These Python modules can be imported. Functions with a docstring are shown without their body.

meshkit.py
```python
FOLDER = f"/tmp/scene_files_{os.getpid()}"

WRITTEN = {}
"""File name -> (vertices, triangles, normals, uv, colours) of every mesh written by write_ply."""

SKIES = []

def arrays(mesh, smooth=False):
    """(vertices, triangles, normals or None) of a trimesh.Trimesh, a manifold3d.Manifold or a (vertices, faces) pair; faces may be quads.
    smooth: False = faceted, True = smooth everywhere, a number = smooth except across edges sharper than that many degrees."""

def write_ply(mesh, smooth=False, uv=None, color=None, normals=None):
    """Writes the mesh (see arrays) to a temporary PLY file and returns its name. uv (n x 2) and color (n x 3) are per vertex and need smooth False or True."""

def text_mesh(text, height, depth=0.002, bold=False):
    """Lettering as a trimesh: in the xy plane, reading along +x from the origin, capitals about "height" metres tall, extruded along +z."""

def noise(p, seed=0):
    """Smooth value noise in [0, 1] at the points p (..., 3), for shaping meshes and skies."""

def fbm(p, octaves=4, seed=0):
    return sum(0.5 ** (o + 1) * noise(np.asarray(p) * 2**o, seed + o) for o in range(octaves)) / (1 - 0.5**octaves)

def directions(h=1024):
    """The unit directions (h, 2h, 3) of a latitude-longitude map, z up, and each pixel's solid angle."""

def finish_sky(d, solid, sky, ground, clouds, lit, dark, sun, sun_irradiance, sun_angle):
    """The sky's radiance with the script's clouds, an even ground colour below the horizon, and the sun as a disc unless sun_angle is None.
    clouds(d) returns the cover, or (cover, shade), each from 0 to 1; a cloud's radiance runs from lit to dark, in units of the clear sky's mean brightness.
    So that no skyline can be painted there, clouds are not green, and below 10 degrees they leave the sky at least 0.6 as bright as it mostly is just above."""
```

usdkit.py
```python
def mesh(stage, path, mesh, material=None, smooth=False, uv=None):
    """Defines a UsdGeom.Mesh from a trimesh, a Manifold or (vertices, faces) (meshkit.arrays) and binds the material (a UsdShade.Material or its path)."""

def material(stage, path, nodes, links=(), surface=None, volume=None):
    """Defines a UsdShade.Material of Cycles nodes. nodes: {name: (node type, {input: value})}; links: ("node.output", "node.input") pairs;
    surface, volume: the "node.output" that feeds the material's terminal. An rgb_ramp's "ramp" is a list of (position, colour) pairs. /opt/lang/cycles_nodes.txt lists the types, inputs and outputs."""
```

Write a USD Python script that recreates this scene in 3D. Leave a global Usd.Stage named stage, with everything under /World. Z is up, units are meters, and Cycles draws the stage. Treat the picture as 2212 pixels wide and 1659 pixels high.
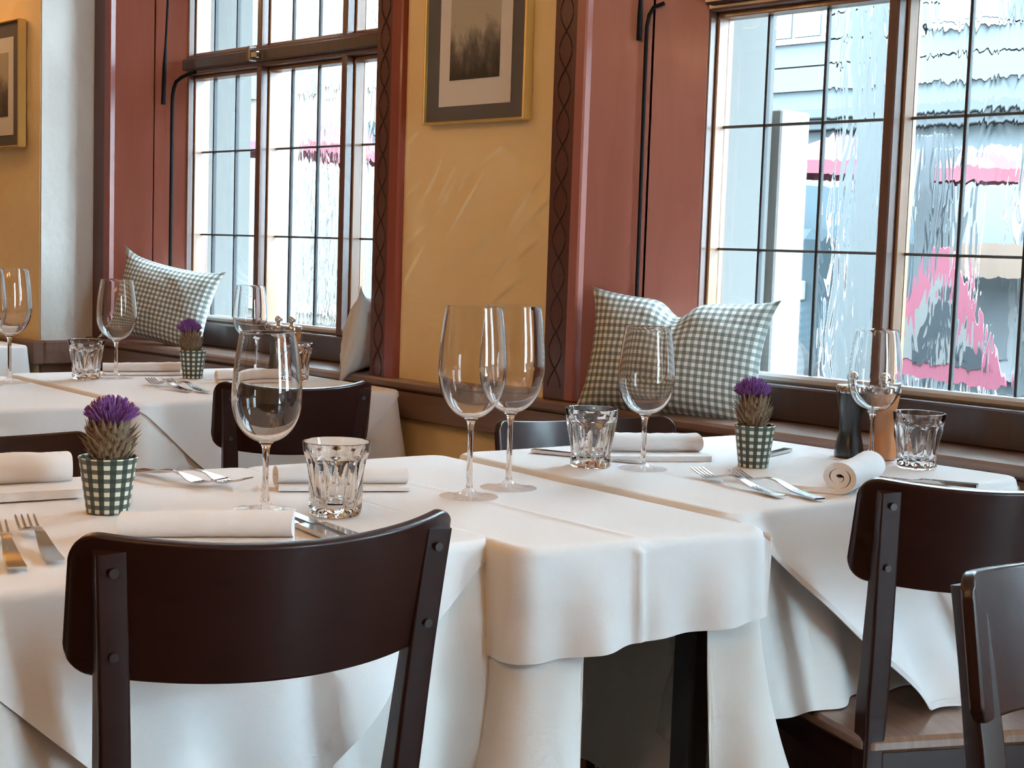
import math
import numpy as np
import trimesh
import shapely
from shapely.geometry import Polygon, LineString, Point
from shapely import affinity
from scipy.interpolate import PchipInterpolator
from pxr import Usd, UsdGeom, UsdLux, UsdShade, Gf, Sdf
import usdkit
import meshkit

stage = Usd.Stage.CreateInMemory()
UsdGeom.SetStageUpAxis(stage, 'Z')
UsdGeom.SetStageMetersPerUnit(stage, 1.0)
WORLD = UsdGeom.Xform.Define(stage, '/World')
UsdGeom.Scope.Define(stage, '/World/Looks')

# ------------------------------------------------------------------ camera, daylight, exposure
cam = UsdGeom.Camera.Define(stage, '/World/Camera')
R = [[0.67959051, 0.08838794, -0.72824743], [0.7328435, -0.03697468, 0.67939185], [0.03312333, -0.99539964, -0.08990217]]
right, down, fwd = ([r[k] for r in R] for k in range(3))
M4 = Gf.Matrix4d(*right, 0, *[-d for d in down], 0, *[-d for d in fwd], 0, 0, 0, 1.11, 1)
cam.AddTransformOp().Set(M4)
cam.CreateHorizontalApertureAttr(36.0)
cam.CreateFocalLengthAttr(36.0 * 3200 / 2212)
cam.CreateClippingRangeAttr(Gf.Vec2f(0.02, 300))
cam.CreateExposureAttr(0.0)

sky = UsdLux.DomeLight.Define(stage, '/World/overcast_sky')
sky.CreateColorAttr(Gf.Vec3f(0.64, 0.85, 1.0))
sky.CreateIntensityAttr(12.0)
LAMP = 76.0            # radiance of the warm bulbs

# ------------------------------------------------------------------ naming, tagging, prims
used = {}


def numbered(parent, name):
    k = used.get((parent, name), 0)
    used[(parent, name)] = k + 1
    return f'{parent}/{name}' + (f'_{k:03d}' if k else '')


def tag(prim, label=None, cat=None, group=None, kind=None):
    for key, val in (('label', label), ('category', cat), ('group', group), ('kind', kind)):
        if val:
            prim.SetCustomDataByKey(key, val)
    return prim


def thing(name, label, cat, loc=(0, 0, 0), rotz=0, scale=None, group=None, kind=None, tilt=None):
    x = UsdGeom.Xform.Define(stage, numbered('/World', name))
    x.AddTranslateOp().Set(Gf.Vec3d(*map(float, loc)))
    if tilt:
        x.AddRotateXYZOp().Set(Gf.Vec3f(tilt[0], tilt[1], rotz))
    else:
        x.AddRotateZOp().Set(float(rotz))
    if scale is not None:
        x.AddScaleOp().Set(Gf.Vec3f(*scale))
    tag(x.GetPrim(), label, cat, group, kind)
    return str(x.GetPath())


def part(parent, name, mesh, mat, smooth=35, label=None, kind=None, uv=None):
    p = numbered(parent, name)
    m = usdkit.mesh(stage, p, mesh, MAT[mat], smooth=smooth, uv=uv)
    tag(m.GetPrim(), label, kind=kind)
    return p


def single(name, mesh, mat, label, cat, smooth=35, group=None, kind=None, uv=None):
    p = numbered('/World', name)
    m = usdkit.mesh(stage, p, mesh, MAT[mat], smooth=smooth, uv=uv)
    tag(m.GetPrim(), label, cat, group, kind)
    return p


def dup(src, label, loc, rotz=0, scale=None, group=None, tilt=None):
    base = src.rsplit('/', 1)[1]
    base = base[:-4] if base[-4:-3] == '_' and base[-3:].isdigit() else base
    x = UsdGeom.Xform.Define(stage, numbered('/World', base))
    p = x.GetPrim()
    p.GetReferences().AddInternalReference(src)
    x.ClearXformOpOrder()
    t = x.AddTransformOp(opSuffix='place')
    c, s = math.cos(math.radians(rotz)), math.sin(math.radians(rotz))
    sx, sy, sz = scale or (1, 1, 1)
    m = np.array([[c * sx, s * sx, 0, 0], [-s * sy, c * sy, 0, 0], [0, 0, sz, 0], [*loc, 1]], float)
    if tilt:
        ax, ay = map(math.radians, tilt)
        rx = np.array([[1, 0, 0, 0], [0, math.cos(ax), math.sin(ax), 0], [0, -math.sin(ax), math.cos(ax), 0], [0, 0, 0, 1]])
        ry = np.array([[math.cos(ay), 0, -math.sin(ay), 0], [0, 1, 0, 0], [math.sin(ay), 0, math.cos(ay), 0], [0, 0, 0, 1]])
        m = rx @ ry @ m
    t.Set(Gf.Matrix4d(*m.ravel().tolist()))
    p.SetInstanceable(True)
    tag(p, label, None, group)
    return str(p.GetPath())


# ------------------------------------------------------------------ materials
MAT = {}


def mat(name, nodes, links=(), surface='p.BSDF'):
    MAT[name] = usdkit.material(stage, '/World/Looks/' + name, nodes, links, surface)


def plain(name, col, rough=0.5, bump=None, vary=None, **kw):
    """A principled surface; bump = (noise scale, distance), vary = (noise scale, second colour)."""
    nodes = {'p': ('principled_bsdf', {'base_color': col, 'roughness': rough, **kw})}
    links = []
    if bump or vary:
        nodes['tc'] = ('texture_coordinate', {})
    if vary:
        nodes['nv'] = ('noise_texture', {'scale': vary[0], 'detail': 5, 'roughness': 0.6})
        nodes['rv'] = ('rgb_ramp', {'ramp': [(0.3, col), (0.7, vary[1])]})
        links += [('tc.object', 'nv.vector'), ('nv.fac', 'rv.fac'), ('rv.color', 'p.base_color')]
    if bump:
        nodes['nb'] = ('noise_texture', {'scale': bump[0], 'detail': 4})
        nodes['b'] = ('bump', {'strength': 1.0, 'distance': bump[1]})
        links += [('tc.object', 'nb.vector'), ('nb.fac', 'b.height'), ('b.normal', 'p.normal')]
    mat(name, nodes, links)


def wood(name, c1, c2, rough=0.35, stretch=(30, 30, 1.5), coat=0.3, bump=0.0004, spec=0.5):
    mat(name, {'tc': ('texture_coordinate', {}), 'm': ('mapping', {'scale': stretch}),
               'n': ('noise_texture', {'scale': 2.0, 'detail': 6, 'roughness': 0.65, 'distortion': 0.6}),
               'r': ('rgb_ramp', {'ramp': [(0.25, c1), (0.75, c2)]}),
               'b': ('bump', {'strength': 1.0, 'distance': bump}),
               'p': ('principled_bsdf', {'roughness': rough, 'coat_weight': coat, 'coat_roughness': 0.12, 'specular_ior_level': spec})},
        [('tc.object', 'm.vector'), ('m.vector', 'n.vector'), ('n.fac', 'r.fac'), ('r.color', 'p.base_color'), ('n.fac', 'b.height'), ('b.normal', 'p.normal')])


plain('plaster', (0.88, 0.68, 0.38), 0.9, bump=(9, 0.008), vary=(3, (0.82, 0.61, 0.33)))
plain('return_plaster', (0.60, 0.57, 0.53), 0.9, bump=(14, 0.006))
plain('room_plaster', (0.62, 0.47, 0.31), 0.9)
plain('ceiling_paint', (0.72, 0.62, 0.48), 0.9)
plain('outer_plaster', (0.135, 0.131, 0.123), 0.9, specular_ior_level=0.0)
plain('white_paint', (0.24, 0.232, 0.222), 0.7, specular_ior_level=0.0)
plain('bead_pale', (0.50, 0.47, 0.46), 0.35)  # even pale tone of the strip along the foot of the lower sashes
plain('stone', (0.22, 0.21, 0.20), 0.8)
wood('panel_wood', (0.30, 0.095, 0.072), (0.36, 0.12, 0.09), 0.34, (9, 9, 1.2), 0.1)
wood('casing_wood', (0.075, 0.020, 0.016), (0.11, 0.032, 0.022), 0.35)
wood('red_wood', (0.20, 0.035, 0.022), (0.26, 0.05, 0.03), 0.35)
wood('dark_wood', (0.030, 0.013, 0.010), (0.052, 0.022, 0.015), 0.38)
wood('frame_wood', (0.20, 0.095, 0.045), (0.30, 0.15, 0.075), 0.4)
wood('sash_wood', (0.085, 0.036, 0.024), (0.13, 0.055, 0.034), 0.4)
wood('ledge_wood', (0.15, 0.085, 0.062), (0.22, 0.125, 0.09), 0.30, (2, 30, 30))
wood('floor_wood', (0.06, 0.03, 0.02), (0.10, 0.05, 0.03), 0.4, (1.5, 20, 20))
wood('chair_wood', (0.017, 0.0048, 0.0036), (0.026, 0.007, 0.005), 0.36, (2, 30, 30), 0.10, 0.0002, 0.28)
wood('seat_wood', (0.13, 0.065, 0.042), (0.24, 0.13, 0.085), 0.3, (40, 3, 3), 0.5)
plain('carving_groove', (0.022, 0.007, 0.007), 0.6)
plain('table_leg_black', (0.012, 0.012, 0.013), 0.45)
plain('cloth', (0.84, 0.83, 0.83), 0.85, bump=(900, 0.0003), sheen_weight=0.1)
plain('under_cloth', (0.80, 0.77, 0.74), 0.85, bump=(900, 0.0003), sheen_weight=0.1)
plain('napkin', (0.86, 0.845, 0.85), 0.85, bump=(1200, 0.0003))
mat('glass', {'p': ('principled_bsdf', {'base_color': (1, 1, 1), 'roughness': 0.0, 'ior': 1.5, 'transmission_weight': 1.0})})
plain('steel', (0.62, 0.61, 0.60), 0.13, metallic=1.0)
plain('brass', (0.72, 0.50, 0.22), 0.25, metallic=1.0)
plain('gold_frame', (0.62, 0.40, 0.12), 0.38, metallic=0.7)
plain('mat_grey', (0.105, 0.098, 0.095), 0.7)
plain('mat_white', (0.68, 0.65, 0.63), 0.8)
plain('lead', (0.012, 0.012, 0.014), 0.55)
plain('lead_lit', (0.07, 0.08, 0.085), 0.5)  # lead of the horizontal bars, daylight from above put into its colour
plain('cable_black', (0.006, 0.006, 0.006), 0.8, specular_ior_level=0.15)
plain('thistle_purple', (0.16, 0.05, 0.22), 0.8, vary=(40, (0.26, 0.10, 0.36)), subsurface_weight=0.0)
plain('bract_brown', (0.13, 0.075, 0.045), 0.7, vary=(60, (0.22, 0.16, 0.09)))
plain('soil', (0.02, 0.013, 0.009), 0.95)
plain('mill_black', (0.008, 0.009, 0.011), 0.25, coat_weight=0.5)
wood('mill_wood', (0.36, 0.13, 0.045), (0.48, 0.19, 0.07), 0.3)
mat('photo_print', {'tc': ('texture_coordinate', {}), 'm': ('mapping', {'scale': (26, 26, 12)}),
                    'n': ('noise_texture', {'scale': 1.2, 'detail': 5, 'roughness': 0.6}), 's': ('separate_xyz', {}),
                    'z': ('map_range', {'from_min': 0.12, 'from_max': 0.25, 'to_min': -0.24, 'to_max': 0.34}), 'a': ('math', {'math_type': 'add'}),
                    'r': ('rgb_ramp', {'ramp': [(0.22, (0.05, 0.042, 0.034)), (0.45, (0.11, 0.092, 0.075)), (0.62, (0.24, 0.205, 0.165)), (0.78, (0.45, 0.40, 0.31))]}),
                    'p': ('principled_bsdf', {'roughness': 0.25})},
    [('tc.object', 'm.vector'), ('m.vector', 'n.vector'), ('tc.object', 's.vector'), ('s.z', 'z.value'), ('z.result', 'a.value1'), ('n.fac', 'a.value2'), ('a.value', 'r.fac'), ('r.color', 'p.base_color')])


def pane_mat(name, tint):
    """A flat clear pane: mostly transparent, with a mirror share that grows at grazing angles on either face."""
    mat(name, {'t': ('transparent_bsdf', {'color': tint}), 'g': ('glossy_bsdf', {'color': (1, 1, 1), 'roughness': 0.0}),
               'lw': ('layer_weight', {'blend': 0.5}), 'pw': ('math', {'math_type': 'power', 'value2': 4.0}),
               'ma': ('math', {'math_type': 'multiply_add', 'value2': 0.55, 'value3': 0.035}), 'o': ('mix_closure', {})},
        [('lw.facing', 'pw.value1'), ('pw.value', 'ma.value1'), ('ma.value', 'o.fac'), ('t.BSDF', 'o.closure1'), ('g.BSDF', 'o.closure2')], 'o.closure')


pane_mat('clear_pane', (0.96, 0.985, 0.99))
pane_mat('thin_glass', (0.985, 0.985, 0.985))
mat('old_pane', {'tc': ('texture_coordinate', {}), 'm': ('mapping', {'scale': (26, 26, 5)}),
                 'n': ('noise_texture', {'scale': 1.0, 'detail': 2.0, 'roughness': 0.5, 'distortion': 0.7}),
                 'b': ('bump', {'strength': 1.0, 'distance': 0.0011}), 'f': ('glass_bsdf', {'color': (0.97, 0.99, 0.99), 'roughness': 0.0, 'IOR': 1.5})},
    [('tc.object', 'm.vector'), ('m.vector', 'n.vector'), ('n.fac', 'b.height'), ('b.normal', 'f.normal')], 'f.BSDF')


def gingham(name, light, dark, ku, kv, wu=0.88, wv=0.88, rough=0.8):
    n = {'tc': ('texture_coordinate', {}), 's': ('separate_xyz', {}), 'p': ('principled_bsdf', {'roughness': rough})}
    l = [('tc.UV', 's.vector')]
    for a, k in (('x', ku), ('y', kv)):
        n['k' + a] = ('math', {'math_type': 'multiply', 'value2': float(k)})
        n['f' + a] = ('math', {'math_type': 'fraction'})
        n['g' + a] = ('math', {'math_type': 'greater_than', 'value2': 0.5})
        n['w' + a] = ('math', {'math_type': 'multiply', 'value2': wu if a == 'x' else wv})
        n['i' + a] = ('math', {'math_type': 'subtract', 'value1': 1.0})
        l += [('s.' + a, f'k{a}.value1'), (f'k{a}.value', f'f{a}.value1'), (f'f{a}.value', f'g{a}.value1'), (f'g{a}.value', f'w{a}.value1'), (f'w{a}.value', f'i{a}.value2')]
    n['m'] = ('math', {'math_type': 'multiply'})
    n['r'] = ('mix_color', {'a': dark, 'b': light})
    l += [('ix.value', 'm.value1'), ('iy.value', 'm.value2'), ('m.value', 'r.fac'), ('r.result', 'p.base_color')]
    mat(name, n, l)


gingham('gingham_cushion', (0.78, 0.80, 0.76), (0.030, 0.055, 0.045), 1, 1, 0.62, 0.62)
gingham('gingham_pot', (0.72, 0.72, 0.60), (0.012, 0.030, 0.022), 14, 6, 0.95, 0.90, 0.35)
plain('cushion_back', (0.55, 0.53, 0.50), 0.9)
mat('bulb_glow', {'e': ('emission', {'color': (1.0, 0.57, 0.26), 'strength': LAMP})}, surface='e.emission')
# outdoors
plain('asphalt', (0.04, 0.04, 0.04), 0.8, specular_ior_level=0.0)
plain('house_blue', (0.072, 0.079, 0.081), 0.9, specular_ior_level=0.0)
plain('house_pale', (0.060, 0.062, 0.062), 0.9, specular_ior_level=0.0)
plain('house_beige', (0.105, 0.09, 0.075), 0.9, specular_ior_level=0.0)
plain('shop_dark', (0.085, 0.09, 0.094), 0.4, specular_ior_level=0.0)
plain('trim_white', (0.14, 0.14, 0.14), 0.7, specular_ior_level=0.0)
plain('trim_grey', (0.055, 0.058, 0.060), 0.7, specular_ior_level=0.0)
plain('awning_peach', (0.10, 0.07, 0.055), 0.9, specular_ior_level=0.0)
plain('parasol_red', (0.115, 0.042, 0.050), 0.8, specular_ior_level=0.0)
plain('sign_red', (0.175, 0.058, 0.078), 0.5, specular_ior_level=0.0)
plain('sign_white', (0.115, 0.113, 0.11), 0.5, specular_ior_level=0.0)
plain('sign_black', (0.035, 0.04, 0.045), 0.5, specular_ior_level=0.0)
plain('van_blue', (0.035, 0.045, 0.05), 0.3, specular_ior_level=0.0)
plain('rubber', (0.03, 0.03, 0.03), 0.8)
plain('galvanised', (0.35, 0.37, 0.38), 0.4, metallic=0.6)

# ------------------------------------------------------------------ mesh helpers
cat_ = trimesh.util.concatenate


def box(x0, x1, y0, y1, z0, z1, b=0.0):
    if b <= 0:
        m = trimesh.creation.box((x1 - x0, y1 - y0, z1 - z0))
        m.apply_translation(((x0 + x1) / 2, (y0 + y1) / 2, (z0 + z1) / 2))
        return m
    h, c = np.array([x1 - x0, y1 - y0, z1 - z0]) / 2, np.array([x0 + x1, y0 + y1, z0 + z1]) / 2
    pts = []
    for sx in (-1, 1):
        for sy in (-1, 1):
            for sz in (-1, 1):
                s = np.array([sx, sy, sz])
                for k in range(3):
                    q = h - b
                    q[k] = h[k]
                    pts.append(c + s * q)
    return trimesh.convex.convex_hull(np.array(pts))


def prism(poly, h, z=0.0):
    geoms = getattr(poly, 'geoms', [poly])
    m = cat_([trimesh.creation.extrude_polygon(g, h, engine='earcut') for g in geoms])
    m.apply_translation((0, 0, z))
    return m


def plan_prism(pts, z0, z1):
    return prism(Polygon(pts), z1 - z0, z0)


def loops(rings, close=True, caps=True, wrap=True):
    """Skins a list of rings (n x 3 each) into one mesh."""
    rings = np.asarray(rings, float)
    k, n = rings.shape[:2]
    f = []
    idx = np.arange(n if wrap else n - 1)
    for i in range(k - 1):
        a, b = i * n + idx, i * n + (idx + 1) % n
        c, d = a + n, b + n
        f += [np.stack([a, b, d], 1), np.stack([a, d, c], 1)]
    v = rings.reshape(-1, 3)
    if caps:
        v = np.vstack([v, rings[0].mean(0), rings[-1].mean(0)])
        c0, c1 = len(v) - 2, len(v) - 1
        f.append(np.stack([(idx + 1) % n, idx, np.full(n, c0)], 1))
        f.append(np.stack([(k - 1) * n + idx, (k - 1) * n + (idx + 1) % n, np.full(n, c1)], 1))
    m = trimesh.Trimesh(v, np.vstack(f), process=False)
    if caps and m.volume < 0:
        m.invert()
    return m


def tube(pts, r, n=10):
    pts = np.asarray(pts, float)
    r = np.broadcast_to(np.asarray(r, float), len(pts))
    t = np.gradient(pts, axis=0)
    t /= np.linalg.norm(t, axis=1, keepdims=True)
    u = np.cross(t[0], [0.31, 0.17, 0.93])
    u /= np.linalg.norm(u)
    a = np.linspace(0, 2 * np.pi, n, endpoint=False)
    out = []
    for p, tt, rr in zip(pts, t, r):
        u = u - tt * (u @ tt)
        u /= np.linalg.norm(u)
        w = np.cross(tt, u)
        out.append(p + rr * (np.cos(a)[:, None] * u + np.sin(a)[:, None] * w))
    return loops(out)


def lathe(profile, n=48, v0=0, v1=None):
    """Revolves (r, z) points; returns an open or closed mesh with outward faces as the profile runs from the bottom outside upwards."""
    p = np.asarray(profile, float)
    a = np.linspace(0, 2 * np.pi, n, endpoint=False)
    rings = [np.stack([r * np.cos(a), r * np.sin(a), np.full(n, z)], 1) for r, z in p]
    m = loops(rings, caps=False)
    keep = trimesh.triangles.area(m.triangles) > 1e-14
    m.update_faces(keep)
    return m


def smoothline(pts, n):
    p = np.asarray(pts, float)
    d = np.r_[0, np.cumsum(np.linalg.norm(np.diff(p, axis=0), axis=1))]
    s = np.linspace(0, d[-1], n)
    return np.stack([PchipInterpolator(d, p[:, k])(s) for k in range(p.shape[1])], 1)


def section(w, d, n=3, r=0.3):
    """A rounded rectangle loop, w x d, radius as a share of the smaller half."""
    rr = r * min(w, d) / 2
    out = []
    for cx, cy, a0 in ((1, 1, 0), (-1, 1, 90), (-1, -1, 180), (1, -1, 270)):
        for a in np.radians(np.linspace(a0, a0 + 90, n)):
            out.append((cx * (w / 2 - rr) + rr * math.cos(a), cy * (d / 2 - rr) + rr * math.sin(a)))
    return np.array(out)


def sweep(path, widths, depths, side=(1, 0, 0)):
    path = np.asarray(path, float)
    t = np.gradient(path, axis=0)
    t /= np.linalg.norm(t, axis=1, keepdims=True)
    rings = []
    for p, tt, w, d in zip(path, t, widths, depths):
        u = np.array(side, float) - tt * (np.array(side) @ tt)
        u /= np.linalg.norm(u)
        v = np.cross(tt, u)
        s = section(w, d)
        rings.append(p + s[:, :1] * u + s[:, 1:] * v)
    return loops(rings)


def turn(m, deg, axis=(0, 0, 1), at=(0, 0, 0)):
    m.apply_transform(trimesh.transformations.rotation_matrix(math.radians(deg), axis, at))
    return m


def shift(m, x, y, z):
    m.apply_translation((x, y, z))
    return m


# ------------------------------------------------------------------ the room
YP, YW, ZL = 2.40, 2.61, 0.77          # pier front, glass plane, ledge top
single('floor', box(-7.5, 3.0, -3.5, 2.75, -0.06, 0.0), 'floor_wood', 'dark wooden floor under the tables', 'floor', kind='structure')
single('ceiling', box(-7.5, 3.0, -3.5, 3.05, 2.62, 2.72), 'ceiling_paint', 'plain cream ceiling above the dining room', 'ceiling', kind='structure')
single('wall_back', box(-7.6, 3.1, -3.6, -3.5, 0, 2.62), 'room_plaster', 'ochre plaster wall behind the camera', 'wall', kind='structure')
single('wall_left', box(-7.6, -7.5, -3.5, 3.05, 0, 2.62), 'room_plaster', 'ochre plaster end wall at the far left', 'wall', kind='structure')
wr_ = thing('wall_right', 'end wall at the right with one broad window added for fill daylight', 'wall', kind='structure')
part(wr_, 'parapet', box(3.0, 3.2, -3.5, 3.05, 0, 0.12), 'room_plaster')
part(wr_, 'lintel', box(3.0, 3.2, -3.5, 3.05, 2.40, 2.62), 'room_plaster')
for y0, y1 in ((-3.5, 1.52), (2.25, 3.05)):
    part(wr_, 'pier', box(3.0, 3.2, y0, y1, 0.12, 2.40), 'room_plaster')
for k, (y0, y1) in enumerate(((1.52, 2.25),)):  # unseen window added here to fill the room with daylight
    w_ = thing(f'window_{4 + k}', 'broad window added in the right-hand end wall for fill daylight', 'window', kind='structure')
    ym = (y0 + y1) / 2
    for a, b in ((y0, ym), (ym, y1)):
        part(w_, 'sash', cat_([box(3.08, 3.12, a, a + 0.04, 0.12, 2.40), box(3.08, 3.12, b - 0.04, b, 0.12, 2.40), box(3.08, 3.12, a, b, 0.12, 0.17), box(3.08, 3.12, a, b, 2.35, 2.40)]), 'sash_wood')
        part(w_, 'pane', box(3.098, 3.102, a + 0.04, b - 0.04, 0.17, 2.35), 'clear_pane', smooth=False)
wf = thing('wall_front', 'thick plastered window wall with piers between deep window niches', 'wall', kind='structure')


def rough_wall(x0, x1, z0, z1, y, seed, nx=90, nz=150):
    """A trowelled plaster face as a closed slab: shallow swells and a few raised trowel ridges."""
    xs, zs = np.linspace(x0, x1, nx), np.linspace(z0, z1, nz)
    X, Z = np.meshgrid(xs, zs)
    P = np.stack([X, 0 * X + seed, Z], -1)
    d = 0.014 * (meshkit.fbm(P * [5, 1, 5], 3, seed) - 0.5) + 0.0025 * (meshkit.noise(P * [22, 1, 22], seed + 5) - 0.5)
    warp = 0.06 * (meshkit.fbm(P * [4, 1, 4], 2, seed + 9) - 0.5)
    rng = np.random.default_rng(seed)
    for k in range(16):
        cx, cz, a, L = rng.uniform(x0, x1), rng.uniform(0.95, 1.38), rng.uniform(0.3, 1.1), rng.uniform(0.03, 0.09)
        u = (X - cx) * math.cos(a) + (Z - cz) * math.sin(a)
        w = -(X - cx) * math.sin(a) + (Z - cz) * math.cos(a) + warp
        d += 0.0042 * np.exp(-(u / L) ** 2) * np.where(w > 0, np.exp(-(w / 0.026) ** 2), np.exp(-(w / 0.0035) ** 2))
    edge = np.clip(np.minimum(X - x0, x1 - X) / 0.015, 0, 1)
    front = np.stack([X, y - d * edge, Z], -1).reshape(-1, 3)
    back = np.stack([X, np.full_like(X, y + 0.2), Z], -1).reshape(-1, 3)
    i = np.arange(nx * nz).reshape(nz, nx)
    q = lambda a: np.vstack([np.stack([a[:-1, :-1].ravel(), a[:-1, 1:].ravel(), a[1:, 1:].ravel()], 1), np.stack([a[:-1, :-1].ravel(), a[1:, 1:].ravel(), a[1:, :-1].ravel()], 1)])
    f = [q(i), q(i + nx * nz)[:, ::-1]]
    rim = np.r_[i[0, :], i[1:, -1], i[-1, -2::-1], i[-2:0:-1, 0]]
    a, b = rim, np.roll(rim, -1)
    f += [np.stack([a, a + nx * nz, b + nx * nz], 1), np.stack([a, b + nx * nz, b], 1)]
    return trimesh.Trimesh(np.vstack([front, back]), np.vstack(f), process=False)


part(wf, 'pier', rough_wall(-3.003, -2.456, 0, 2.62, YP, 3, 200, 520), 'plaster', smooth=60)
part(wf, 'pier', rough_wall(-7.5, -4.672, 0, 2.62, 2.20, 8, 200, 120), 'plaster', smooth=50)
part(wf, 'pier_return', box(-4.672, -4.664, 2.203, 2.42, 0, 2.62), 'return_plaster', label='pale grey plaster return of the left pier')
part(wf, 'pier', rough_wall(-0.56, -0.08, 0, 2.62, YP, 12, 40, 60), 'plaster', smooth=50)
part(wf, 'pier', rough_wall(1.66, 3.0, 0, 2.62, YP, 14, 40, 60), 'plaster', smooth=50)
part(wf, 'lintel', box(-4.672, 1.66, YP, 2.83, 2.50, 2.62), 'plaster')
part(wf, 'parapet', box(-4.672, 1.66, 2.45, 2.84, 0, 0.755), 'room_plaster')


def outer_pier(x0, x1):
    part(wf, 'outer_pier', box(x0, x1, 2.64, 2.83, 0, 2.62), 'outer_plaster')


outer_pier(-7.5, -4.39)
outer_pier(-3.06, -2.17)
outer_pier(-0.82, 0.11)
outer_pier(1.44, 3.1)

# window ledge (one board along the whole wall) and its nosing
single('trim_1', cat_([box(-4.671, 3.0, 2.36, 2.60, ZL - 0.025, ZL, 0.006), box(-4.671, 3.0, 2.372, 2.40, ZL - 0.10, ZL - 0.026, 0.004)]), 'ledge_wood',
       'dark brown wooden window ledge running along the whole window wall', 'window ledge', kind='structure')
single('trim_2', cat_([box(-7.5, -4.63, 2.165, 2.20, ZL - 0.09, ZL - 0.01, 0.006), box(-4.671, -4.63, 2.20, 2.36, ZL - 0.09, ZL - 0.01, 0.006), box(-4.668, -4.655, 2.20, 2.42, 0, ZL - 0.09)]), 'ledge_wood', 'dark wooden chair rail along the foot of the left plaster pier', 'chair rail', kind='structure')
single('trim_3', box(-4.671, -3.05, 2.425, 2.45, 0, ZL - 0.03), 'dark_wood', 'dark wooden panelling under the left window', 'panelling', kind='structure')
single('trim_4', box(-2.42, -0.60, 2.425, 2.45, 0, ZL - 0.03), 'dark_wood', 'dark wooden panelling under the right window', 'panelling', kind='structure')
tn = [4]


def casing(x0, x1, z0, z1, label, split, carved=True, flip=False):
    """Flat door-like casing: a carved board and a narrow reddish board beside it."""
    tn[0] += 1
    t = thing(f'trim_{tn[0]}', label, 'casing', kind='structure')
    a, b = (x0, split) if not flip else (split, x1)
    part(t, 'carved_board', box(a, b, YP - 0.012, YP + 0.03, z0, z1, 0.002), 'casing_wood')
    c, d = (split, x1) if not flip else (x0, split)
    part(t, 'edge_board', box(c, d, YP - 0.020, YP + 0.03, z0, z1, 0.004), 'red_wood' if flip is None or split < -2.9 else 'panel_wood')
    if carved:
        mid, amp = (a + b) / 2, (b - a) * 0.27
        for s in (0, 1):
            z = z0 + 0.03
            k = 0
            while z + 0.085 < z1:
                u = np.linspace(0, 1, 9)
                sgn = 1 if (k + s) % 2 else -1
                # each stroke of the chain is an S-shaped gouge
                pts = np.stack([mid + sgn * amp * np.cos(u * np.pi), np.full(9, YP - 0.0125), z + u * 0.082], 1)
                part(t, 'carved_stroke', tube(pts, 0.0007 + 0.0009 * np.sin(u * np.pi), 6), 'carving_groove', smooth=True)
                z += 0.085
                k += 1
    return t


casing(-2.456, -2.348, ZL, 2.50, 'dark casing with a carved chain at the left of the right window', -2.381)
casing(-3.116, -3.003, ZL - 0.09, 2.50, 'red-edged carved casing between the left window and the plaster pier', -3.047)
casing(-4.672, -4.541, ZL, 2.50, 'dark plain casing at the left of the left window', -4.58, carved=False)
casing(-0.66, -0.56, ZL, 2.50, 'casing at the right of the right window', -0.62, carved=False)


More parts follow.
